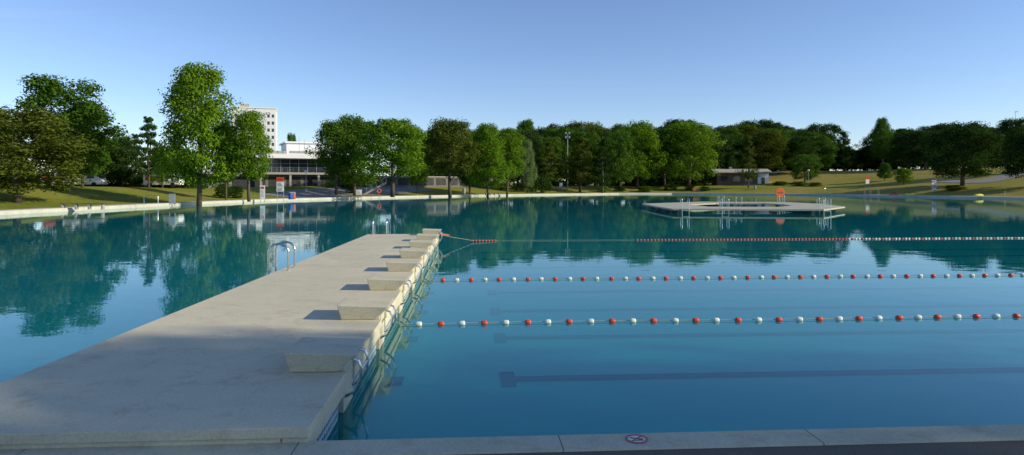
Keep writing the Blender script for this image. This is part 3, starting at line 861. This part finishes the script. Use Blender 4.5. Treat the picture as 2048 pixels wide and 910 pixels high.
# ---------------------------------------------------------------- world, sun, camera
SUN_EL = 22.0; SUN_AZ = 106.0
w = bpy.data.worlds.new('World'); sc.world = w; w.use_nodes = True
nt = w.node_tree; bg = nt.nodes['Background']
sky = nt.nodes.new('ShaderNodeTexSky'); sky.sky_type = 'NISHITA'; sky.sun_disc = False
sky.sun_elevation = math.radians(SUN_EL); sky.sun_rotation = math.radians(SUN_AZ)
sky.air_density = 1.0; sky.dust_density = .2; sky.ozone_density = 1.6; sky.altitude = 700
tint = nt.nodes.new('ShaderNodeMix'); tint.data_type = 'RGBA'; tint.blend_type = 'MULTIPLY'; tint.inputs[0].default_value = 1
tint.inputs[7].default_value = (1.0, 1.08, 1.32, 1)
nt.links.new(sky.outputs[0], tint.inputs[6])
# faint cirrus streaks: noise on the sky plane above the viewer
tc = nt.nodes.new('ShaderNodeTexCoord'); sp = nt.nodes.new('ShaderNodeSeparateXYZ'); nt.links.new(tc.outputs['Generated'], sp.inputs[0])
za = nt.nodes.new('ShaderNodeMath'); za.operation = 'ADD'; za.inputs[1].default_value = .06; nt.links.new(sp.outputs[2], za.inputs[0])
dx = nt.nodes.new('ShaderNodeMath'); dx.operation = 'DIVIDE'; nt.links.new(sp.outputs[0], dx.inputs[0]); nt.links.new(za.outputs[0], dx.inputs[1])
dy = nt.nodes.new('ShaderNodeMath'); dy.operation = 'DIVIDE'; nt.links.new(sp.outputs[1], dy.inputs[0]); nt.links.new(za.outputs[0], dy.inputs[1])
cb = nt.nodes.new('ShaderNodeCombineXYZ'); nt.links.new(dx.outputs[0], cb.inputs[0]); nt.links.new(dy.outputs[0], cb.inputs[1])
mp = nt.nodes.new('ShaderNodeMapping'); mp.inputs['Scale'].default_value = (.35, 1.6, 1); mp.inputs['Rotation'].default_value = (0,0,.25); nt.links.new(cb.outputs[0], mp.inputs[0])
nz = nt.nodes.new('ShaderNodeTexNoise'); nz.inputs['Scale'].default_value = .8; nz.inputs['Detail'].default_value = 7; nz.inputs['Roughness'].default_value = .62; nt.links.new(mp.outputs[0], nz.inputs['Vector'])
mr = nt.nodes.new('ShaderNodeMapRange'); mr.inputs[1].default_value = .60; mr.inputs[2].default_value = .82; mr.inputs[3].default_value = 0; mr.inputs[4].default_value = .22
nt.links.new(nz.outputs['Fac'], mr.inputs[0])
cm = nt.nodes.new('ShaderNodeMix'); cm.data_type = 'RGBA'; nt.links.new(mr.outputs[0], cm.inputs[0]); nt.links.new(tint.outputs[2], cm.inputs[6]); cm.inputs[7].default_value = (6.0, 6.2, 6.6, 1)
nt.links.new(cm.outputs[2], bg.inputs[0]); bg.inputs[1].default_value = .128
sl = bpy.data.lights.new('Sun', 'SUN'); sl.energy = 5.0; sl.angle = math.radians(.5); sl.color = (1, .90, .68)
so = bpy.data.objects.new('Sun', sl); COL.objects.link(so)
az, el = math.radians(SUN_AZ), math.radians(SUN_EL)
dirv = Vector((math.sin(az)*math.cos(el), math.cos(az)*math.cos(el), math.sin(el)))
so.rotation_euler = (-dirv).to_track_quat('-Z', 'Y').to_euler()
so.location = (60,-20,40)

cd = bpy.data.cameras.new('Camera'); cam = bpy.data.objects.new('Camera', cd); COL.objects.link(cam)
cam.location = (0,0,CZ); cam.rotation_euler = (math.radians(90), 0, -YAW)
cd.sensor_width = 36; cd.lens = F/2048*36; cd.shift_y = -85/2048; cd.clip_start = .05; cd.clip_end = 8000
sc.camera = cam
sc.view_settings.view_transform = 'Standard'; sc.view_settings.look = 'None'; sc.view_settings.exposure = 0
